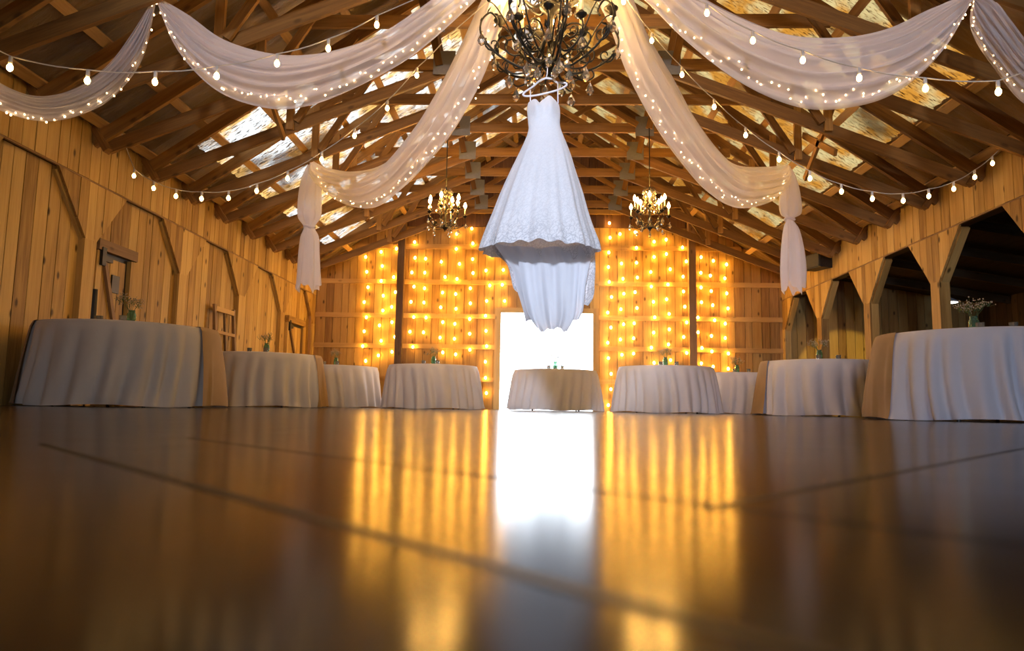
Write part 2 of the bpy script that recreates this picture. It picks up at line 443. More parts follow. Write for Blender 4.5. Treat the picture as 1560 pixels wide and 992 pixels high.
# aisle beyond the right arcade
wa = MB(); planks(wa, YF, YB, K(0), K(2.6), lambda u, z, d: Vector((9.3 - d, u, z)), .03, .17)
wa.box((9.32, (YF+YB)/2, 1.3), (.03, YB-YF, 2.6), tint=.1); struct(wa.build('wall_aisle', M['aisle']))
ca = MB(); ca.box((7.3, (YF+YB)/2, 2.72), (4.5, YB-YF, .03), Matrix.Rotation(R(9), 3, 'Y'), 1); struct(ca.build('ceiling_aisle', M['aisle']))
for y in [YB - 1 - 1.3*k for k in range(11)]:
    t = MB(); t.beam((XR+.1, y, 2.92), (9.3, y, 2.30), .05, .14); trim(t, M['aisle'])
# front wall behind the camera, with an unseen doorway added for cool fill light
wf = MB()
for (a, b_, za, zc) in ((-5.5, 1.6, 0, 6.6), (4.0, 9.9, 0, 6.6), (1.6, 4.0, 2.1, 6.6)): wf.box(((a+b_)/2, YF-.05, (za+zc)/2), (b_-a, .1, zc-za), tint=.3); struct(wf.build('wall_front', M['aisle']))

# ------------------------------------------------------------------ roof
for side, X, mname in ((1, XL, 'roofL'), (-1, XR, 'roofR')):
    P = []; ny = 460
    xs = [X - side*.25, X + side*1.3, X + side*2.6, X + side*3.9, CX]
    for i in range(ny+1):
        y = YF + (YB + .3 - YF)*i/ny
        row = []
        for x in xs:
            zz = EAVE + SL*((x-XL) if side > 0 else (XR-x)) + .012*math.sin(2*PI*y/.16)
            row.append((x, y, zz + .0))
        P.append(row)
    rs = MB(); rs.grid(P)
    o = struct(rs.build('ceiling_left' if side > 0 else 'ceiling_right', M[mname], None, True))
# purlins on top of the trusses, under the sheet
PT = .045
for side in (1, -1):
    for k in range(9):
        d = .12 + k*.60
        if d > 4.95: continue
        x = (XL + d) if side > 0 else (XR - d)
        z = EAVE + SL*d - .012 - PT/2 - .012
        t = MB(); t.box((x, (YF+YB)/2, z), (.10, YB-YF, PT), Matrix.Rotation(side*-math.atan(SL), 3, 'Y'), 1); trim(t, M['purlin'])

# ------------------------------------------------------------------ trusses
def ztop(d): return EAVE + SL*d - .085           # top edge of the rafter, d from the wall
CH = .14                                          # depth of the members
ZC = 4.12                                         # underside of the collar
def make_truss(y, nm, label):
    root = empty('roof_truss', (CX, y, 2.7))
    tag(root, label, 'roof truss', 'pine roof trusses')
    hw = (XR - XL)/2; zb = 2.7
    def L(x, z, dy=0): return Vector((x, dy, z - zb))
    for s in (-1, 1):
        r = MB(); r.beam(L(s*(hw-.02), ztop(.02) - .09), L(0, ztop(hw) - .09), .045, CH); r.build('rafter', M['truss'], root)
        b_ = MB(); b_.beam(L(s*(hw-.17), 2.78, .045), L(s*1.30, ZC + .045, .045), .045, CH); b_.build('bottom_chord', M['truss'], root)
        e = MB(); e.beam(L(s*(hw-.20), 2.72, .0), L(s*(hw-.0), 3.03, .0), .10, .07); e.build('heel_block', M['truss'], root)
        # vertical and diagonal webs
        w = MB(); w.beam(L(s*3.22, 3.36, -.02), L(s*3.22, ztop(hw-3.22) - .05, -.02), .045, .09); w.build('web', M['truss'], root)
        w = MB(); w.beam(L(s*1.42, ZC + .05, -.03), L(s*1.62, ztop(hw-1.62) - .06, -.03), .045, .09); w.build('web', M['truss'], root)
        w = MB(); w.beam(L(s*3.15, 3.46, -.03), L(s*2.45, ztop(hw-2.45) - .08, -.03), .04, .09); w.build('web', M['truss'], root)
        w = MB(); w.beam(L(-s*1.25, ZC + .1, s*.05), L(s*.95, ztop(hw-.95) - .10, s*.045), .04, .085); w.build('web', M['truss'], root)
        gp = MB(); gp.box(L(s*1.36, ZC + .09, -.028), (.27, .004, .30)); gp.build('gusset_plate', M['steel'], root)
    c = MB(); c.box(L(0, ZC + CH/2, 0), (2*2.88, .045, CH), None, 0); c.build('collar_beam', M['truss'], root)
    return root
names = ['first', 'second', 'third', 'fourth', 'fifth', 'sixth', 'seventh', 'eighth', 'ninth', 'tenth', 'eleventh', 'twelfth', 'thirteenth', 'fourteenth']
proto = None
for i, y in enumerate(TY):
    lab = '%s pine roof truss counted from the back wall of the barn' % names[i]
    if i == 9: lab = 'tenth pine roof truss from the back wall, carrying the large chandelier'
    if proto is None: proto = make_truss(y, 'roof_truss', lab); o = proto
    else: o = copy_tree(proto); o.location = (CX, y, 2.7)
    o['label'] = lab
# lengthwise bracing lying between trusses
for (x, ya, yb, up) in ((-3.1, 9.17, 10.15, 1), (3.5, 8.2, 9.17, 1), (3.5, 9.17, 8.2, 1), (-3.1, 8.2, 7.22, 1)):
    za = 2.85 + .38*(5.02-.2-abs(x)) ; t = MB(); t.beam((CX*0+x, ya, za-.25), (x, yb, za+.35), .035, .08); trim(t, M['truss'])

# ------------------------------------------------------------------ doors in the left wall
def left_door(y0, y1, zt, name, small):
    X = XL - .055
    root = struct(empty(name, (X, (y0+y1)/2, 0)))
    cy = (y0+y1)/2; w = y1-y0
    d = MB(); d.box((.012, 0, zt/2-.05), (.01, w-.04, zt-.1)); d.build('gap_shade_board', M['black'], root)  # black board stands in for the shade in the gaps round the leaf
    d = MB()
    planks(d, -w/2+.095, w/2-.125, K(.01), K(zt-.165), lambda u, z, q: Vector((.02+q, u, z)), .02, .19)
    leaf = d.build('door_leaf', M['left'], root)
    f = MB(); f.box((.045, 0, zt-.05), (.09, w+.06, .12), None, 1); f.build('header', M['old' if small else 'left'], root)
    for s in (-1, 1):
        f = MB(); f.box((.035, s*(w/2-.02), zt/2-.06), (.07, .09, zt-.12)); f.build('jamb', M['left'], root)
    f = MB(); f.beam((.055, -w/2+.13, zt-.22), (.055, w/2-.16, .55), .055, .04, (1,0,0)); f.build('diagonal_brace', M['old'], root)
    h = MB(); h.box((.08, -w/2+.05, zt-.18), (.05, .07, .20)); h.box((.08, -w/2+.14, zt-.20), (.04, .16, .05)); h.build('latch_bracket', M['black'], root)
    if small:
        h = MB(); h.box((.045, .02, zt-.44), (.03, .14, .20)); h.build('lock_box', M['black'], root)
        h = MB(); h.box((.06, -w/2-.02, zt-.80), (.04, .06, .46)); h.lathe([(.03,-.24),(.035,0),(.03,.24)], (.07,-w/2-.02,zt-.8), 8); h.build('door_spring', M['black'], root)
    return root
ya, yb = at_x(141, 400, XL-.05).y, at_x(197, 400, XL-.05).y
left_door(ya, yb, at_x(145, 372, XL-.05).z + .05, 'door_1', True)
ya2, yb2 = at_x(435, 480, XL-.05).y, at_x(478, 490, XL-.05).y
print('DOORS', ya, yb, ya2, yb2)
left_door(ya2, ya2 + .95, at_x(437, 482, XL-.05).z, 'door_2', False)
t = MB(); t.box((XL+.03, ya2+1.3, .95), (.05,.05,1.9), Matrix.Rotation(R(3),3,'X')); tag(recenter(t.build('pale_upright', M['purlin'])), 'pale pole leaning beside the far doorway in the left wall corner', 'upright')  # pale wooden upright by the far doorway

# old sash leaning on the left wall
y0, y1 = at_x(325, 500, XL+.05).y, at_x(357, 500, XL+.05).y; zt = at_x(325, 462, XL+.05).z
root = empty('window_sash', (XL+.16, (y0+y1)/2, 0)); tag(root, 'old empty wooden window sash leaning against the plank wall behind the second table', 'window frame')
w = y1-y0
lean = lambda z: -.13*z/zt
for s in (-1, 1):
    f = MB(); f.beam((lean(0)+.0, s*(w/2-.03), 0), (lean(zt), s*(w/2-.03), zt), .04, .06, (0,1,0)); f.build('stile', M['old'], root)
for k, z in enumerate((.05, .35, .78, 1.10, zt-.06)):
    f = MB(); f.box((lean(z)+.001, 0, z), (.045, w-.1, .07 if k in (0,4) else .045), None, 1); f.build('rail', M['girt'], root)
f = MB(); f.beam((lean(.05), 0, .05), (lean(zt-.06), 0, zt-.06), .03, .03, (0,1,0)); f.build('muntin', M['old'], root)

# loudspeaker under the eaves on the right wall
p = at_x(1243, 400, XR-.25)
root = empty('loudspeaker', (XR-.22, p.y, p.z-.16), R(20)); tag(root, 'small black loudspeaker mounted under the eaves of the right wall', 'loudspeaker')
f = MB(); f.box((0,0,.17), (.26,.42,.26)); f.build('cabinet', M['black'], root)
f = MB(); f.box((-.14,0,.17), (.02,.38,.22)); f.build('grille', M['dwire'], root)
f = MB(); f.box((.16,0,.17), (.10,.05,.05)); f.build('bracket', M['steel'], root)

# ------------------------------------------------------------------ bulbs and strings
def bulb_mesh(name, r, mat, stretch=1.25, n=10):
    b = MB(); prof = [(r*.15, -r*stretch*1.0)]
    for k in range(1, 8):
        a = -PI/2 + PI*k/8; prof.append((r*math.cos(a), r*stretch*math.sin(a)))
    prof.append((r*.3, r*stretch*1.05)); b.lathe(prof, (0,0,0), n)
    o = b.build(name, mat, None, True); return o
def new_bulb(proto, parent, loc, used=set()):
    if proto.name in used: o = proto.copy(); C.objects.link(o)
    else: o = proto; used.add(proto.name)
    o.parent = parent; o.location = loc; return o

# curtain of lights on the back wall
def cr(ox, oy, pts): return [(ox + x*.3226, oy + y*.3226) for x, y in pts]
Ls = [cr(400,320,p) for p in (
 [(487,222),(492,292),(498,365),(480,435),(490,507),(480,573),(473,643),(487,713)],
 [(560,198),(565,265),(560,335),(570,405),(568,475),(552,545),(560,618),(547,687)],
 [(632,183),(619,317),(627,388),(610,458),(611,530),(625,600),(611,670)],
 [(718,152),(720,226),(705,295),(715,362),(701,434),(714,506),(696,575),(710,647)],
 [(770,230),(766,296),(765,370),(762,437),(772,508),(760,578)],
 [(844,245),(862,317),(850,390),(841,460),(851,530),(838,603),(851,673)],
 [(917,113),(915,184),(930,255),(918,326),(912,397),(914,467),(908,538),(906,608),(912,682)],
 [(988,88),(993,158),(992,232),(994,298),(981,370),(981,441),(978,515),(978,585),(979,660)],
 [(1076,215),(1055,286),(1073,357),(1058,430),(1053,500),(1055,571),(1058,643),(1052,717),(1053,793),(1057,865)],
 [(1137,283),(1132,353),(1143,430)])]
Rs = [cr(880,320,p) for p in (
 [(150,62),(153,131),(147,201),(145,270),(149,340),(160,411),(142,485),(157,555),(142,627),(145,700),(158,774),(157,847),(145,922)],
 [(200,114),(207,253),(214,325),(218,396),(204,469),(217,540),(202,612),(209,684)],
 [(272,105),(278,179),(278,249),(282,319),(271,388),(280,463),(267,535),(264,606),(264,678)],
 [(361,150),(361,222),(345,293),(348,362),(358,434),(364,507),(359,579),(348,650),(361,722)],
 [(418,140),(419,208),(437,280),(427,352),(420,422),(432,491),(433,564),(429,635),(439,709)],
 [(495,177),(513,243),(498,315),(500,385),(506,457),(515,531),(501,600),(515,675)],
 [(583,223),(582,297),(583,366),(585,436),(568,508),(569,578),(587,652),(584,725)],
 [(641,240),(627,310),(631,383),(638,450),(647,521),(632,595),(634,668),(640,740)],
 [(703,257),(695,323),(704,394),(710,465),(697,537),(697,605),(712,678),(711,750)])]
cb = bulb_mesh('bulb', .026, M['b_curt'], 1.2, 8)
for side, strands in (('left', Ls), ('right', Rs)):
    for i, st in enumerate(strands):
        pts = [at_y(px, py, YB - .10) for px, py in st]
        topz = min(roof(pts[0].x) - .12, pts[0].z + .25)
        if side == 'left' and i in (9,): topz = pts[0].z + .2
        base = Vector((pts[0].x, YB - .10, 0))
        root = empty('string_light_strand', base)
        which = names[i] + ' from the outer edge' if side == 'left' else names[len(strands)-1-i] + ' from the outer edge'
        tag(root, 'amber bulb strand on back wall %s of doorway, %s' % (side, which), 'string lights', 'strands of amber bulbs on the back wall')
        wp = [Vector((pts[0].x, YB-.10, topz))] 
        for p in pts: wp.append(p + Vector((.012, 0, .03)))
        f = MB(); f.tube([p - base for p in wp], .0016, 4); f.build('wire', M['dwire'], root)
        for p in pts: new_bulb(cb, root, p - base)

# anchors of the swags and the hub above the chandelier
HUB = at_y(828, -118, 5.62)
AL, AR = at_y(478, 250, 9.02), at_y(1197, 258, 9.02)
FL, FR = at_y(237, -2, 5.45), at_y(1482, -4, 5.45)
print('HUB', HUB, 'AL', AL, 'AR', AR, 'FL', FL, 'FR', FR)
NL, NR = Vector((-4.75, 3.6, 3.0)), Vector((5.1, 3.6, 3.0))

# festoon strings
fb = bulb_mesh('bulb', .0185, M['b_fest'], 1.35, 10)
def festoon(pxs, A, B, label, ends=(None, None)):
    P = [at_plane(px, py, A, B) for px, py in pxs]
    base = Vector((P[0].x, P[0].y, min(p.z for p in P)))
    root = empty('festoon_light_string', base); tag(root, label, 'string lights', 'festoon strings under the roof')
    full = ([A] if ends[0] else []) + [p + Vector((0,0,.075)) for p in P] + ([B] if ends[1] else [])
    # smooth
    pts = []
    for i in range(len(full)-1):
        p1, p2 = full[i], full[i+1]; L_ = (p2-p1).length
        for k in range(5):
            t = k/5; pts.append(p1.lerp(p2, t) - Vector((0,0,.035*L_*math.sin(PI*t))))
    pts.append(full[-1])
    f = MB(); f.tube([p - base for p in pts], .0045, 5); f.build('wire', M['wire'], root)
    f = None
    for p in P:
        s = MB(); s.lathe([(.007,.075),(.012,.07),(.013,.03),(.010,.024)], p - base, 8); s.build('socket', M['socket'], root, True)
        new_bulb(fb, root, p - base)
    return root
HB = HUB + Vector((0,-.12,-.1)); HB2 = HUB + Vector((0,.12,-.1))
EL1, ER1 = Vector((-4.7, 3.7, 2.95)), Vector((5.05, 3.7, 2.95))
festoon([(574,38),(500,74),(422,97),(330,116),(236,125),(133,123),(15,103)], HB, EL1, 'festoon bulb string crossing in front of the left front swag', (1, 1))
festoon([(1077,20),(1147,62),(1223,92),(1309,119),(1410,135),(1521,140)], HB, ER1, 'festoon bulb string crossing in front of the right front swag', (1, 1))
EL2, ER2 = Vector((-4.55, 7.3, 2.95)), Vector((4.95, 7.4, 2.95))
festoon([(684,65),(635,115),(590,165),(540,207),(490,243),(438,272),(391,291),(348,302),(307,303),(268,299),(234,287),(204,268)], HB2, EL2, 'festoon bulb string dipping beneath the rafters above the left plank wall', (1, 1))
festoon([(950,3),(993,62),(1039,114),(1088,163),(1136,206),(1187,243),(1234,272),(1282,292),(1329,303),(1376,306),(1415,299),(1453,288),(1485,270),(1512,249)], HB2, ER2, 'festoon bulb string dipping beneath the rafters above the right arcade', (1, 1))

# ------------------------------------------------------------------ fabric swags
fy = bulb_mesh('fairy_bulb', .0072, M['b_fairy'], 1.1, 6)
def cr3(L, t):                       # Catmull-Rom through a list
    n = len(L)-1; x = min(max(t*n, 0), n-1e-6); i = int(x); t = x - i
    p0, p1, p2, p3 = L[max(i-1,0)], L[i], L[i+1], L[min(i+2,n)]
    return .5*((2*p1)+(p2-p0)*t+(2*p0-5*p1+4*p2-p3)*t*t+(3*p1-p0-3*p2+p3)*t*t*t)
def swag(up, lo, A, B, label, seed, nf=7, fv=.86, nb=66, thick=.16):
    """up / lo: matching stations along the upper and lower edges"""
    rnd = random.Random(seed)
    n = Vector((B.y-A.y, A.x-B.x, 0)).normalized()
    if n.y > 0: n = -n                       # towards the camera side
    U = [at_plane(x, y, A, B) for x, y in up]; Lw = [at_plane(x, y, A, B) for x, y in lo]
    m, k = 90, 44; P = []
    ph = [rnd.uniform(0, 6.28) for _ in range(6)]
    def pt(u, v, off=0):
        a = cr3(U, u); b = cr3(Lw, u); w = (a-b).length
        env = min(1, w/.35)
        bulge = math.sin(PI*v)*thick*env
        rip = .028*env*(math.sin(v*nf*2*PI + ph[0] + 1.8*math.sin(u*3.2+ph[1])) + .6*math.sin(v*nf*3.7*PI + ph[2] + 2.2*math.sin(u*4+ph[3])) + .35*math.sin(v*nf*7*PI + ph[4] + u*5))
        vv = v + .018*math.sin(v*9*PI+ph[5])*math.sin(PI*v)
        return a.lerp(b, vv) + n*(bulge + rip + off)
    for i in range(m+1): P.append([pt(i/m, j/k) for j in range(k+1)])
    base = A.copy(); base.z = min(p.z for r in P for p in r)
    root = empty('fabric_swag', base); tag(root, label, 'fabric swag', 'white sheer swags from the hub')
    f = MB(); f.grid([[p - base for p in r] for r in P]); s = f.build('voile', M['tulle'], root, True)
    sr = empty('fairy_light_string', base)
    tag(sr, 'fairy lights inside the ' + label, 'string lights', 'fairy lights in the swags')
    pts = []
    for i in range(nb*2+1):
        u = .015 + .97*i/(nb*2)
        pts.append(pt(u, fv + .03*math.sin(i*.55+ph[1]), -.030 - .012*math.sin(i*.9)))
    f = MB(); f.tube([p - base for p in pts], .0018, 4); f.build('wire', M['wire'], sr)
    for i in range(0, len(pts), 2):
        j = Vector((rnd.uniform(-.02,.02), 0, rnd.uniform(-.035,.02)))
        new_bulb(fy, sr, pts[i] - base + j)
    return root
# stations from the wall anchor to the hub
swag([(478,246),(500,256),(545,262),(592,250),(635,206),(672,148),(710,75),(748,-2),(800,-95),(828,-122)],
     [(479,256),(505,300),(560,318),(605,296),(655,246),(697,195),(735,128),(765,50),(815,-80),(832,-118)],
     AL, HUB, 'white sheer rear swag hanging left of the dress', 1)
swag([(1198,250),(1170,254),(1120,252),(1082,224),(1046,176),(1012,112),(975,50),(940,-22),(870,-95),(830,-122)],
     [(1197,262),(1182,302),(1125,318),(1080,295),(1040,252),(998,196),(955,118),(918,20),(855,-80),(832,-118)],
     AR, HUB, 'white sheer rear swag hanging right of the dress', 2)
swag([(237,-6),(290,26),(345,64),(415,84),(480,84),(560,66),(625,30),(690,-22),(780,-95),(828,-124)],
     [(239,2),(272,78),(330,138),(405,164),(470,160),(545,132),(620,92),(700,25),(795,-72),(832,-116)],
     FL, HUB, 'white sheer front swag sweeping up left of the large chandelier', 3, thick=.22)
swag([(1480,-8),(1420,12),(1355,42),(1285,56),(1205,54),(1130,30),(1060,-6),(985,-60),(880,-108),(830,-124)],
     [(1480,2),(1430,85),(1365,140),(1290,163),(1215,163),(1130,130),(1050,72),(965,-12),(862,-88),(832,-116)],
     FR, HUB, 'white sheer front swag sweeping up right of the large chandelier', 4, thick=.22)
ML, MR = Vector((-4.55, 4.1, 3.05)), Vector((4.95, 4.0, 3.1))
swag([(236,-6),(200,52),(165,98),(120,132),(70,146),(25,138),(-20,112),(-70,60)],
     [(238,2),(216,92),(170,150),(120,176),(70,184),(20,174),(-25,148),(-75,70)],
     FL, ML, 'short sheer swag running off the left edge towards the wall', 5, nb=34, thick=.12)
swag([(1484,-6),(1515,0),(1540,30),(1575,75),(1620,110),(1680,105)],
     [(1482,2),(1480,50),(1515,105),(1560,158),(1620,175),(1685,120)],
     FR, MR, 'short sheer swag running off the right edge towards the wall', 6, nb=28, thick=.12)

def tail(rows, y, label, seed):
    """hanging tail: rows of (x0, x1, ypx)"""
    rnd = random.Random(seed); ph = rnd.uniform(0,6)
    stations = [(at_y(a, yy, y), at_y(b_, yy, y)) for a, b_, yy in rows]
    A = [s[0] for s in stations]; B = [s[1] for s in stations]
    n = 48; m = 40; P = []
    for i in range(m+1):
        u = i/m; a, b_ = cr3(A, u), cr3(B, u); c = (a+b_)/2; r = (b_-a).length/2
        row = []
        for j in range(n):
            t = 2*PI*j/n; q = 1 + .16*math.sin(7*t+ph+u*1.5) + .07*math.sin(13*t+u*3)
            dz = (.06*math.sin(3*t+ph) + .035*math.sin(8*t)) * max(0, (u-.8)*5)
            row.append(c + Vector((r*q*math.cos(t), r*.6*q*math.sin(t), dz)))
        P.append(row)
    base = Vector((stations[0][0].x, y, stations[-1][0].z))
    f = MB(); f.grid([[ (p - base) for p in [P[i][j] for i in range(m+1)]] for j in range(n)], True)
    return f, base
for rows, par, lb, sd in (
    ([(470,486,252),(462,487,272),(457,487,300),(456,486,330),(464,478,346),(460,484,362),(457,485,390),(455,486,420),(453,487,437)], 9.0, 'knotted tail of sheer fabric hanging from the rear left anchor', 3),
    ([(1195,1206,258),(1192,1213,275),(1188,1218,305),(1190,1218,325),(1198,1208,334),(1194,1216,350),(1191,1222,380),(1190,1225,412),(1192,1224,440)], 9.0, 'knotted tail of sheer fabric hanging from the rear right anchor', 8)):
    f, base = tail(rows, par, lb, sd)
    root = empty('fabric_tail', base); tag(root, lb, 'fabric tail', 'knotted fabric tails')
    f.build('voile', M['tulle'], root, True)
    k = at_y((rows[4][0]+rows[4][1])/2, rows[4][2], par) - base
    g = MB(); g.tube([k + Vector((.055*math.cos(a)*1.1, .045*math.sin(a), .012*math.sin(2*a))) for a in [2*PI*i/14 for i in range(14)]], .016, 6, True); g.build('knot', M['tulle'], root, True)

# ------------------------------------------------------------------ chandeliers
def leaf(mb, p, d, s):
    d = d.normalized(); a = Vector((0,0,1)) if abs(d.z) < .8 else Vector((1,0,0)); x = d.cross(a).normalized(); y = x.cross(d)
    vs = [p, p+d*s*.45+x*s*.25+y*s*.05, p+d*s, p+d*s*.45-x*s*.25+y*s*.05, p+d*s*.45+y*s*.12, p+d*s*.45-y*s*.03]
    mb.add(vs, [(0,1,4),(1,2,4),(2,3,4),(3,0,4),(0,5,1),(1,5,2),(2,5,3),(3,5,0)])
def spiral(c, r0, r1, a0, a1, n=14):
    return [(c[0]+(r0+(r1-r0)*i/n)*math.cos(a0+(a1-a0)*i/n), c[1]+(r0+(r1-r0)*i/n)*math.sin(a0+(a1-a0)*i/n)) for i in range(n+1)]
def sm2(L, n=5):
    V = [Vector((a, b_, 0)) for a, b_ in L]; return [(cr3(V, i/((len(V)-1)*n)).x, cr3(V, i/((len(V)-1)*n)).y) for i in range((len(V)-1)*n+1)]
def drop_mesh(s):
    b = MB(); b.lathe([(.001,0),(s*.20,-s*.35),(s*.30,-s*.62),(s*.22,-s*.85),(.001,-s)], (0,0,0), 6); b.lathe([(.001,s*.12),(s*.07,s*.06),(.001,0)], (0,0,0), 5)
    return b
def chandelier(loc, S, label, group, bulbmat, narm, topz, big):
    root = empty('chandelier', loc); tag(root, label, 'chandelier', group)
    T = .011*S if big else .0095*S
    col = MB()
    prof = [(.004,-.03),(.02,-.02),(.012,.0),(.05,.03),(.075,.07),(.06,.12),(.03,.16),(.022,.22),(.028,.34),(.02,.42),(.03,.50),(.085,.545),(.09,.56),(.06,.58),(.05,.62),(.03,.66),(.02,.72),(.028,.86),(.05,.94),(.03,1.0),(.015,1.06)]
    col.lathe([(r*S, z*S) for r, z in prof], (0,0,0), 20); col.build('column', M['iron'], root, True)
    ch = MB(); z = 1.05*S; k = 0; H_ = topz - loc[2]
    if big:
        while z < H_ - .02:
            ring = [Vector((.016*math.cos(a), 0, .026*math.sin(a)+z)) if k % 2 else Vector((0, .016*math.cos(a), .026*math.sin(a)+z)) for a in [2*PI*i/8 for i in range(8)]]
            ch.tube(ring, .004, 4, True); z += .042; k += 1
    else: ch.tube([(0,0,z),(0,0,H_)], .008, 5)
    ch.build('chain', M['iron'], root, True)
    # protos for small repeated meshes
    dm = drop_mesh(.115*S if big else .13*S).build('crystal_drop', M['crystal'])
    first = [True]
    def drop(parent, p):
        if first[0]: o = dm; first[0] = False
        else: o = dm.copy(); C.objects.link(o)
        o.parent = parent; o.location = p
    def arm(ang, curve, cup, light, ndrop, leaves=5, extra=(), cs=1.0):
        a = empty('arm', (0,0,0), ang)
        a.parent = root
        V = lambda q: Vector((q[0]*S, 0, q[1]*S))
        mb = MB(); c = sm2(curve); mb.tube([V(q) for q in c], [T*(1-.35*i/len(c)) for i in range(len(c))], 6)
        for ex in extra:
            e = sm2(ex) if len(ex) < 12 else ex
            mb.tube([V(q) for q in e], [T*.75*(1-.4*i/len(e)) for i in range(len(e))], 5)
        for i in range(leaves):
            k = int(len(c)*(.35+.5*i/max(1,leaves))); p = V(c[k]); d = V(c[min(k+2,len(c)-1)]) - V(c[k-1])
            leaf(mb, p, Vector((d.x, (-1)**i*.5*d.length, d.z+ .6*d.length)), .085*S)
        mb.build('scroll', M['iron'], a, True)
        cx, cz = cup
        cu = MB(); cu.lathe([(.008*S*cs,-.05*S*cs),(.02*S*cs,-.03*S*cs),(.055*S*cs,.0),(.06*S*cs,.012*S*cs),(.028*S*cs,.02*S*cs),(.03*S*cs,.04*S*cs),(.022*S*cs,.05*S*cs)], V(cup), 12); cu.build('candle_cup', M['iron'], a, True)
        hh = .11*S*(1.5 if not big else 1)
        cn = MB(); cn.lathe([(.017*S,.04*S),(.018*S,.05*S),(.017*S,.04*S+hh),(.008*S,.045*S+hh)], V(cup), 10); cn.build('candle_sleeve', M['wax'], a, True)
        if light:
            bl = MB(); r = .022*S*(1.75 if not big else 1)
            bl.lathe([(r*.3,0),(r*.8,r*.6),(r,r*1.4),(r*.75,r*2.3),(r*.3,r*3.2),(.0005,r*3.8)], V(cup) + Vector((0,0,.045*S+hh)), 8); bl.build('bulb', bulbmat, a, True)
        for i in range(ndrop[1]):
            p = ndrop[0][i]; drop(a, V(p) - Vector((0,0,.012*S)))
    if big:
        low = [(.05,.12),(.16,.02),(.30,.05),(.44,.13),(.555,.26),(.56,.38),(.49,.46),(.43,.40),(.45,.345)]
        ex1 = [(.06,.10),(.18,.14),(.30,.27),(.38,.42),(.46,.53),(.52,.56)]
        ex2 = spiral((.30,.20), .085, .02, -PI*.7, PI*1.9)
        ex4 = spiral((.46,.20), .075, .015, PI*.2, -PI*2.0)
        ex5 = [(.08,.28),(.16,.36),(.26,.34),(.31,.26),(.26,.21),(.22,.25)]
        ex3 = [(.12,.06),(.20,-.01),(.30,-.03),(.36,.01),(.345,.06),(.31,.045)]
        for i in range(narm):
            arm(2*PI*i/narm + .2, low, (.505,.60), i % 3 == 0, ([(.555,.30),(.33,-.03),(.18,.0)], 3), 6, (ex1, ex2, ex3, ex4, ex5))
        mid = [(.05,.30),(.10,.18),(.18,.15),(.27,.22),(.30,.32),(.28,.40)]
        for i in range(6):
            arm(2*PI*i/6 + .45, mid, (.285,.40), True, ([(.29,.24),(.16,.10)], 2), 2, (spiral((.21,.30), .06, .015, -PI*.9, PI*1.6),), .8)
        upc = [(.04,.62),(.12,.56),(.22,.62),(.33,.74),(.40,.86),(.37,.95),(.31,.92)]
        for i in range(6):
            arm(2*PI*i/6 + .1, upc, (.36,.99), True, ([(.38,.80),(.22,.60)], 2), 4, (spiral((.24,.76), .07, .015, -PI*.8, PI*1.7), [(.05,.95),(.10,.84),(.16,.80),(.2,.86),(.16,.9)]), .9)
    else:
        low = [(.06,.08),(.18,.04),(.32,.07),(.44,.14),(.50,.22),(.47,.30)]
        for i in range(narm):
            tall = i % 2
            arm(2*PI*i/narm + .15, low if not tall else [(.05,.2),(.15,.14),(.27,.22),(.36,.34),(.37,.42)], (.47,.36) if not tall else (.37,.5), True,
                ([(.50,.20),(.32,.04)] if not tall else [(.30,.24)], 2 if not tall else 1), 3, (spiral((.26,.16), .07, .02, -PI*.8, PI*1.4),))
        cw = empty('crystal_crown', (0,0,0)); cw.parent = root
        mb = MB()
        for k in range(8):
            a = 2*PI*k/8; q = [(.02,1.02),(.10,1.05),(.14,.98),(.12,.9),(.16,.74),(.20,.55),(.16,.30)]
            mb.tube([Vector((r*math.cos(a)*S, r*math.sin(a)*S, z_*S)) for r, z_ in sm2(q, 3)], .004*S, 4)
            for (r, z_) in ((.14,1.0),(.13,.88),(.165,.72),(.2,.55)):
                drop(cw, Vector((r*math.cos(a)*S, r*math.sin(a)*S, z_*S)))
        mb.tube([Vector((.13*math.cos(a)*S, .13*math.sin(a)*S, .95*S)) for a in [2*PI*i/20 for i in range(20)]], .008*S, 5, True)
        mb.build('crown_frame', M['iron'], cw, True)
    return root
cb_ = at_y(838, 112, 5.62)
CHX = cb_.x
chandelier((cb_.x, 5.62, cb_.z), 1.04, 'large wrought iron scroll chandelier above the wedding dress', 'iron chandeliers', M['b_chan'], 8, 4.13, True)
for px, side in ((678, 'left'), (990, 'right')):
    p = at_y(px, 351, 10.0); chandelier((p.x, 10.0, p.z), .60, 'small lit crystal chandelier hanging %s of the dress in the back of the hall' % side, 'iron chandeliers', M['b_small'], 10, 4.13, False)

# ------------------------------------------------------------------ hanger and wedding dress
DY = 5.50
hk = at_y(833, 101, DY)
root = empty('clothes_hanger', hk); tag(root, 'white plastic clothes hanger hooked on the large chandelier', 'hanger')
def HP(px, py, dy=0): return at_y(px, py, DY) - hk + Vector((0, dy, 0))
f = MB()
hook = [HP(832,103),(HP(834,99)),HP(834,106),HP(833.5,113),HP(832,119)]
f.tube(sum([[hook[i].lerp(hook[i+1], t/4) for t in range(4)] for i in range(4)], []) + [hook[-1]], .005, 6); f.build('hook', M['hang'], root, True)
f = MB()
outl = [HP(832,119),HP(822,123),HP(813,131),HP(800,140),HP(797,144),HP(801,146.5),HP(815,145.5),HP(832,142),HP(850,137),HP(862,131),HP(863,127.5),HP(858,126),HP(848,125.5),HP(843,121)]
pp = [cr3(outl + [outl[0]], i/60) for i in range(60)]
f.tube(pp, .0085, 7, True); f.build('hanger_frame', M['hang'], root, True)

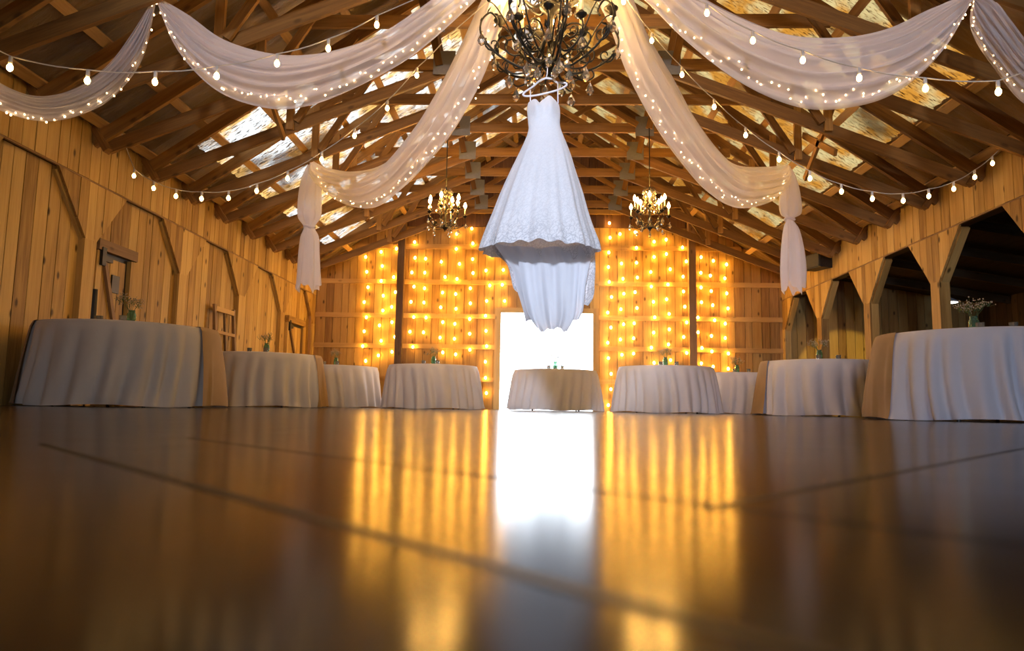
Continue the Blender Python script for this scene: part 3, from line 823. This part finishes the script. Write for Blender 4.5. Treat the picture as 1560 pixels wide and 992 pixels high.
droot = empty('wedding_dress', at_y(828, 383, DY)); tag(droot, 'white lace wedding dress with sweetheart bodice and long train hanging from the chandelier', 'dress')
D0 = droot.location.copy()
def DP(px, py): return at_y(px, py, DY) - D0
# rows: left px, right px, y px, depth ratio
rows = [(804.5,852,158,.42),(803,853,166,.50),(803.5,853.5,176,.52),(804.5,853,188,.50),(805,855,198,.50),(800,861,214,.56),(790,869,236,.62),(777,877,264,.68),(764,886,294,.72),(752,894,326,.76),(742,902,352,.78),(735,909,372,.80),(732,911,384,.80)]
Lp = [DP(a, y) for a, b_, y, q in rows]; Rp = [DP(b_, y) for a, b_, y, q in rows]; Q = [Vector((q,0,0)) for *_, q in rows]
rnd = random.Random(11); fph = [rnd.uniform(0,6.28) for _ in range(8)]
def ring(u, t, hemcut=0):
    a, b_, q = cr3(Lp, u), cr3(Rp, u), cr3(Q, u).x
    c = (a+b_)/2; r = (b_-a).length/2
    fold = min(1, max(0, (u-.35)/.5))
    k = 1 + fold*(.028*math.sin(9*t+fph[0]) + .02*math.sin(17*t+fph[1]) + .012*math.sin(29*t+fph[2]))
    x = r*k*math.cos(t); y = r*q*k*math.sin(t)          # t = -PI/2 faces the camera
    if u < .32:                                          # two cups on the bodice
        for s in (-.42, .42):
            y -= .035*math.exp(-((x/r - s)/.30)**2)*math.exp(-((u-.12)/.09)**2)*(1 if math.sin(t) < 0 else 0)
    return c + Vector((x, y, 0))
n, m = 160, 90
lz = (rows[-1][2])
P = []
for j in range(n):
    t = 2*PI*j/n; col_ = []
    front = .5 - .5*math.sin(t)
    for i in range(m+1):
        u = i/m
        p = ring(u, t)
        if i == m or u > .97:
            p.z += .006*abs(math.sin(11*t))*((u-.97)/.03) 
        # scalloped hem and dipping centre
        if u > .9: p.z += (.009*math.sin(19*t) + .004*math.cos(t*4))*((u-.9)/.1)*front
        # sweetheart neckline
        if u < .10:
            x = math.cos(t); w = 1 - u/.10
            if math.sin(t) < 0: p.z += w*(.045*math.exp(-((x-.36)/.34)**2) + .018*math.exp(-((x+.62)/.3)**2) - .020*math.exp(-((x+.28)/.12)**2) - .03*max(0, x-.75)*4*.5)
            else: p.z -= w*.03
        col_.append(p)
    P.append(col_)
hemz = P[0][-1].z
M['lace'] = lace('lace overlay', [(.05, (1,1,1)), (.34, (.28,.28,.28)), (.99, (.10,.10,.10))])
M['lining'] = fabric('satin lining', (.74,.75,.81), (.85,.86,.90), 0, .30, 80)
M['train'] = lace('lace train border', [(-1.2+1.2, (1,1,1)), (.9, (.6,.6,.6))])
f = MB(); f.grid(P, True); bod = f.build('gown', M['lace'], droot, True)
# waist seam / lining skirt and train hanging behind and below the front hem
def train(rows2, ydeps, name, mat, seed, nfold, closed_arc=(.02, .98), rag=.03):
    rr = random.Random(seed); q = [rr.uniform(0,6.28) for _ in range(6)]
    A = [at_y(a, y, DY+.22) - D0 for a, b_, y in rows2]; B = [at_y(b_, y, DY+.22) - D0 for a, b_, y in rows2]
    mm, nn = 50, 110; G = []
    for i in range(mm+1):
        u = i/mm; a, b_ = cr3(A, u), cr3(B, u); row = []
        dep = ydeps[0] + (ydeps[1]-ydeps[0])*u
        for j in range(nn+1):
            v = j/nn; p = a.lerp(b_, v)
            arc = math.sin(PI*v)
            fo = (.014+.012*u)*math.sin(v*nfold*2*PI+q[0]+u*1.2) + .007*math.sin(v*nfold*4.6*PI+q[1]-u*2)
            p = p + Vector((0, dep*(arc**.8) - .03 + fo, 0))
            p.z += rag*u*u*(math.sin(v*8+q[2]) + .6*math.sin(v*17+q[3]) + .22*math.sin(v*41+q[4]))*.6
            row.append(p)
        G.append(row)
    f = MB(); f.grid(G); o = f.build(name, mat, droot, True)
    return o
train([(741,905,372),(756,906,388),(772,907,404),(778,906,425),(782,904,445),(788,896,455)], (.20,.24), 'train_border', M['train'], 4, 4, rag=.07)
train([(752,900,372),(766,900,392),(781,896,414),(786,892,436),(793,890,458),(798,888,474),(801,882,487)], (.14,.16), 'lining_skirt', M['lining'], 5, 3.5, rag=.03)
train([(790,882,400),(794,880,430),(799,878,460),(806,874,484),(818,864,502)], (.05,.06), 'train', M['lining'], 6, 2.5, rag=.022)
# straps
for a, b_ in (((808,140),(808,160)), ((849.5,128),(850,160))):
    s0, s1 = DP(*a), DP(*b_)
    f = MB(); f.tube([s0 + Vector((0,-.012,.01)), s0.lerp(s1,.5) + Vector((0,-.02,0)), s1 + Vector((0,-.03,0))], .005, 6)
    f.tube([s0 + Vector((0,.012,.01)), s0.lerp(s1,.5) + Vector((0,.02,0)), s1 + Vector((0,.03,0))], .004, 6); f.build('strap', M['hang'], droot, True)

# ------------------------------------------------------------------ tables
def table_set(x, y, where, seed, runner=0, tone=0, jar=True, Rr=.79, Ht=.755):
    rnd = random.Random(seed)
    root = empty('round_table', (x, y, 0)); tag(root, 'round banquet table under the cloth ' + where, 'table', 'round banquet tables')
    f = MB(); f.lathe([(Rr-.02,.71),(Rr-.008,.715),(Rr-.008,.735),(Rr-.02,.74)], (0,0,0), 40); f.build('tabletop', M['girt'], root)
    for a in range(4):
        q = PI/4 + a*PI/2; f = MB(); f.tube([(.55*math.cos(q), .55*math.sin(q), .71), (.60*math.cos(q), .60*math.sin(q), .0)], .016, 8); f.build('leg', M['leg'], root)
    # tablecloth
    nf = 26; n = 260; mz = 26; ph = [rnd.uniform(0,6.28) for _ in range(8)]
    fold_a = [rnd.uniform(.55, 1.25) for _ in range(nf)]
    # irregular fold positions
    cum = [0]; ws = [rnd.uniform(.6,1.5) for _ in range(nf)]; tot = sum(ws)
    for w in ws: cum.append(cum[-1] + w/tot)
    def fold(v):
        v %= 1.0
        for i in range(nf):
            if v <= cum[i+1]:
                s = (v - cum[i])/(cum[i+1]-cum[i]); return fold_a[i]*(math.sin(PI*s)**1.3), s
        return 0, 0
    def skirt(th, q, off=0):             # q 0 at the rim, 1 at the hem
        fo, s = fold(th/(2*PI) + .012*math.sin(q*2+ph[2]))
        r = Rr + .055*q**.8 + (.105*q**.75)*(fo - .35) + .006*math.sin(40*th+ph[1])*q + off
        if q < .12: r = Rr - .012 + (r - Rr + .012)*math.sin(q/.12*PI/2)
        z = Ht - .004 - (Ht - .012)*q if q > 0 else Ht
        if q > .93: r += .015*(q-.93)/.07*math.sin(7*th+ph[0])
        z += (.010*math.sin(5*th+ph[3]) + .007)*max(0, (q-.85)/.15)
        return Vector((r*math.cos(th), r*math.sin(th), max(z, .003)))
    P = []
    for j in range(n):
        th = 2*PI*j/n; row = [Vector((.001*math.cos(th), .001*math.sin(th), Ht)), Vector((Rr*.6*math.cos(th), Rr*.6*math.sin(th), Ht)), Vector(((Rr-.03)*math.cos(th), (Rr-.03)*math.sin(th), Ht))]
        for i in range(mz+1): row.append(skirt(th, (i/mz)**1.15))
        P.append(row)
    f = MB(); f.grid(P, True); c = f.build('tablecloth', M['cloth'], None, True, (x, y, 0))
    extra = ' with a burlap runner' if runner else ''
    tag(c, 'white tablecloth%s on the round table %s' % (extra, where), 'tablecloth', 'white round tablecloths')
    if runner:
        ang = R(18) if runner > 0 else R(162); hwid = .40
        G = []; n2 = 40
        def rp(s, w):                     # s along, w across (-1..1)
            lim = math.sqrt(Rr*Rr - (w*hwid)**2)
            if abs(s) <= 1: 
                p = Vector((s*lim, w*hwid, Ht + .006))
            else:
                q = abs(s) - 1; sg = 1 if s > 0 else -1
                th = math.atan2(w*hwid*(1+.12*q), sg*lim)
                b_ = skirt(th + ang, q); rr = Vector((b_.x, b_.y, 0)).length
                rmax = Rr + .075*q**.8 + .03*q + .02*math.sin(w*5+q*2)*q + .012
                rr = max(rr + .008, rmax); p = Vector((rr*math.cos(th), rr*math.sin(th), max(b_.z, .004)))
            return Vector((p.x*math.cos(ang)-p.y*math.sin(ang), p.x*math.sin(ang)+p.y*math.cos(ang), p.z))
        for i in range(81):
            s = -2 + 4*i/80; G.append([rp(s, -1 + 2*k/n2) for k in range(n2+1)])
        f = MB(); f.grid(G); r = f.build('table_runner', M['burlap'], None, True, (x, y, 0))
        tag(r, 'brown burlap runner over the round table ' + where, 'table runner', 'burlap table runners')
    if jar: jar_set(x, y, Ht + .008, where, rnd)
def jar_set(x, y, z, where, rnd):
    root = empty('mason_jar', (x, y, z)); tag(root, 'green glass jar of dried flowers on the table ' + where, 'jar', 'flower jars')
    f = MB(); f.lathe([(.036,0),(.042,.008),(.043,.03),(.043,.12),(.036,.140),(.031,.147),(.031,.165),(.033,.168),(.029,.168),(.027,.150),(.038,.118),(.038,.012),(.001,.010)], (0,0,0), 18); f.build('glass', M['jar'], root, True)
    f = MB(); g = MB()
    for k in range(12):
        a = rnd.uniform(0, 6.28); r = rnd.uniform(.03, .12); h = rnd.uniform(.22, .31)
        tip = Vector((r*math.cos(a), r*math.sin(a), h))
        f.tube([Vector((.012*math.cos(a+2), .012*math.sin(a+2), .02)), Vector((.02*math.cos(a), .02*math.sin(a), .16)), tip], .0016, 4)
        for q in range(12):
            c = tip + Vector((rnd.gauss(0,.022), rnd.gauss(0,.022), rnd.gauss(0,.020))); s = rnd.uniform(.004,.008)
            g.lathe([(.001,-s),(s,0),(.001,s)], c, 5); f.tube([tip - Vector((0,0,.04)), c], .0009, 3, cap=False)
    f.build('stems', M['stem'], root); g.build('blooms', M['flower'], root)['kind'] = 'stuff'
    for k, (dx, dy) in enumerate(((-.13,-.30), (.12,-.34))):
        v = MB(); v.lathe([(.028,0),(.031,.01),(.034,.075),(.031,.075),(.028,.014),(.001,.012)], (0,0,0), 14)
        o = v.build('votive_glass', M['votive'], None, True, (x+dx, y+dy, z))
        tag(o, 'clear votive glass %s of the jar on the table %s' % ('left' if k == 0 else 'right', where), 'candle holder', 'votive glasses')
T = [(-3.94, 6.71, 'nearest the plank door', 1, 1),
     (-3.98, 10.3, 'second along the left wall', 2, 1),
     (-3.78, 13.25, 'in the back left corner', 3, 0),
     (-1.83, 12.55, 'just left of the doorway', 4, 0),
     (.36, 13.5, 'directly before the doorway', 5, 0),
     (2.17, 12.0, 'just right of the doorway', 6, 0),
     (3.85, 13.75, 'in the back right corner', 7, 0),
     (4.0, 10.15, 'second along the arcade', 8, -1),
     (3.90, 6.42, 'nearest the right edge', 9, -1)]
for x, y, wh, sd, rn in T: table_set(x, y, wh, sd, rn)

# pendant lamp in the aisle
p = at_y(1445, 461, 12.3)
root = empty('pendant_lamp', (p.x, p.y, p.z)); tag(root, 'white pendant lamp glowing in the dark aisle behind the arcade', 'lamp')
f = MB(); f.lathe([(.16,0),(.165,.01),(.10,.05),(.03,.09),(.025,.14),(.001,.15)], (0,0,0), 20); f.build('lamp_shade', M['shade'], root, True)
f = MB(); f.lathe([(.001,-.012),(.13,-.008),(.15,.004),(.001,.006)], (0,0,0), 20); f.build('diffuser', M['b_pend'], root, True)
f = MB(); f.tube([(0,0,.14),(0,0,2.42-p.z+.1)], .006, 5); f.build('cord', M['dwire'], root)

# ------------------------------------------------------------------ light
w = bpy.data.worlds.new('world'); bpy.context.scene.world = w; w.use_nodes = True
bg = w.node_tree.nodes['Background']; bg.inputs[0].default_value = (.84,.92,1.0,1); bg.inputs[1].default_value = 12.0
def portal(loc, rotm, sx, sy):
    l = bpy.data.lights.new('portal', 'AREA'); l.shape = 'RECTANGLE'; l.size = sx; l.size_y = sy; l.cycles.is_portal = True
    o = bpy.data.objects.new('portal', l); o.location = loc; o.rotation_euler = rotm; C.objects.link(o)
portal(((DX0+DX1)/2, YB+.08, DZ/2), (R(-90),0,0), DX1-DX0, DZ)
portal((2.8, YF-.12, 1.05), (R(90),0,0), 2.4, 2.1)  # daylight through the added doorway behind the camera
def spot(loc, aim, power, ang, rad, blend, col=(.68,.81,1.0)):
    sl = bpy.data.lights.new('added_spot', 'SPOT'); sl.energy = power; sl.color = col; sl.spot_size = R(ang); sl.spot_blend = blend; sl.shadow_soft_size = rad
    so = bpy.data.objects.new('added_spot', sl); so.location = loc; C.objects.link(so)
    so.rotation_euler = (Vector(aim) - Vector(loc)).to_track_quat('-Z', 'Y').to_euler()
spot((-.8,-7,2.3), (.1,5.5,1.75), 5200, 13, .3, .6)  # unseen cool spot, added to brighten the dress
spot((-2.2,-7,.9), (3.9,8.6,.35), 1500, 19, .3, .5, (.48,.62,1))  # unseen blue spot, added for the right-hand tables
spot((-.8,-7,2.3), (.2,5.5,4.1), 2400, 40, .3, .5, (.84,.84,1))  # unseen wide cool spot, added to lift the fabric swags
spot((6.2, 10.6, .35), (6.45, 15.1, .75), 420, 26, .05, .15, (1,.72,.16))  # unseen warm spot, added to light the boards in the aisle
s = bpy.context.scene
s.view_settings.view_transform = 'Standard'; s.view_settings.look = 'None'; s.view_settings.gamma = 1
s.view_settings.use_curve_mapping = False; s.view_settings.exposure = 0.0
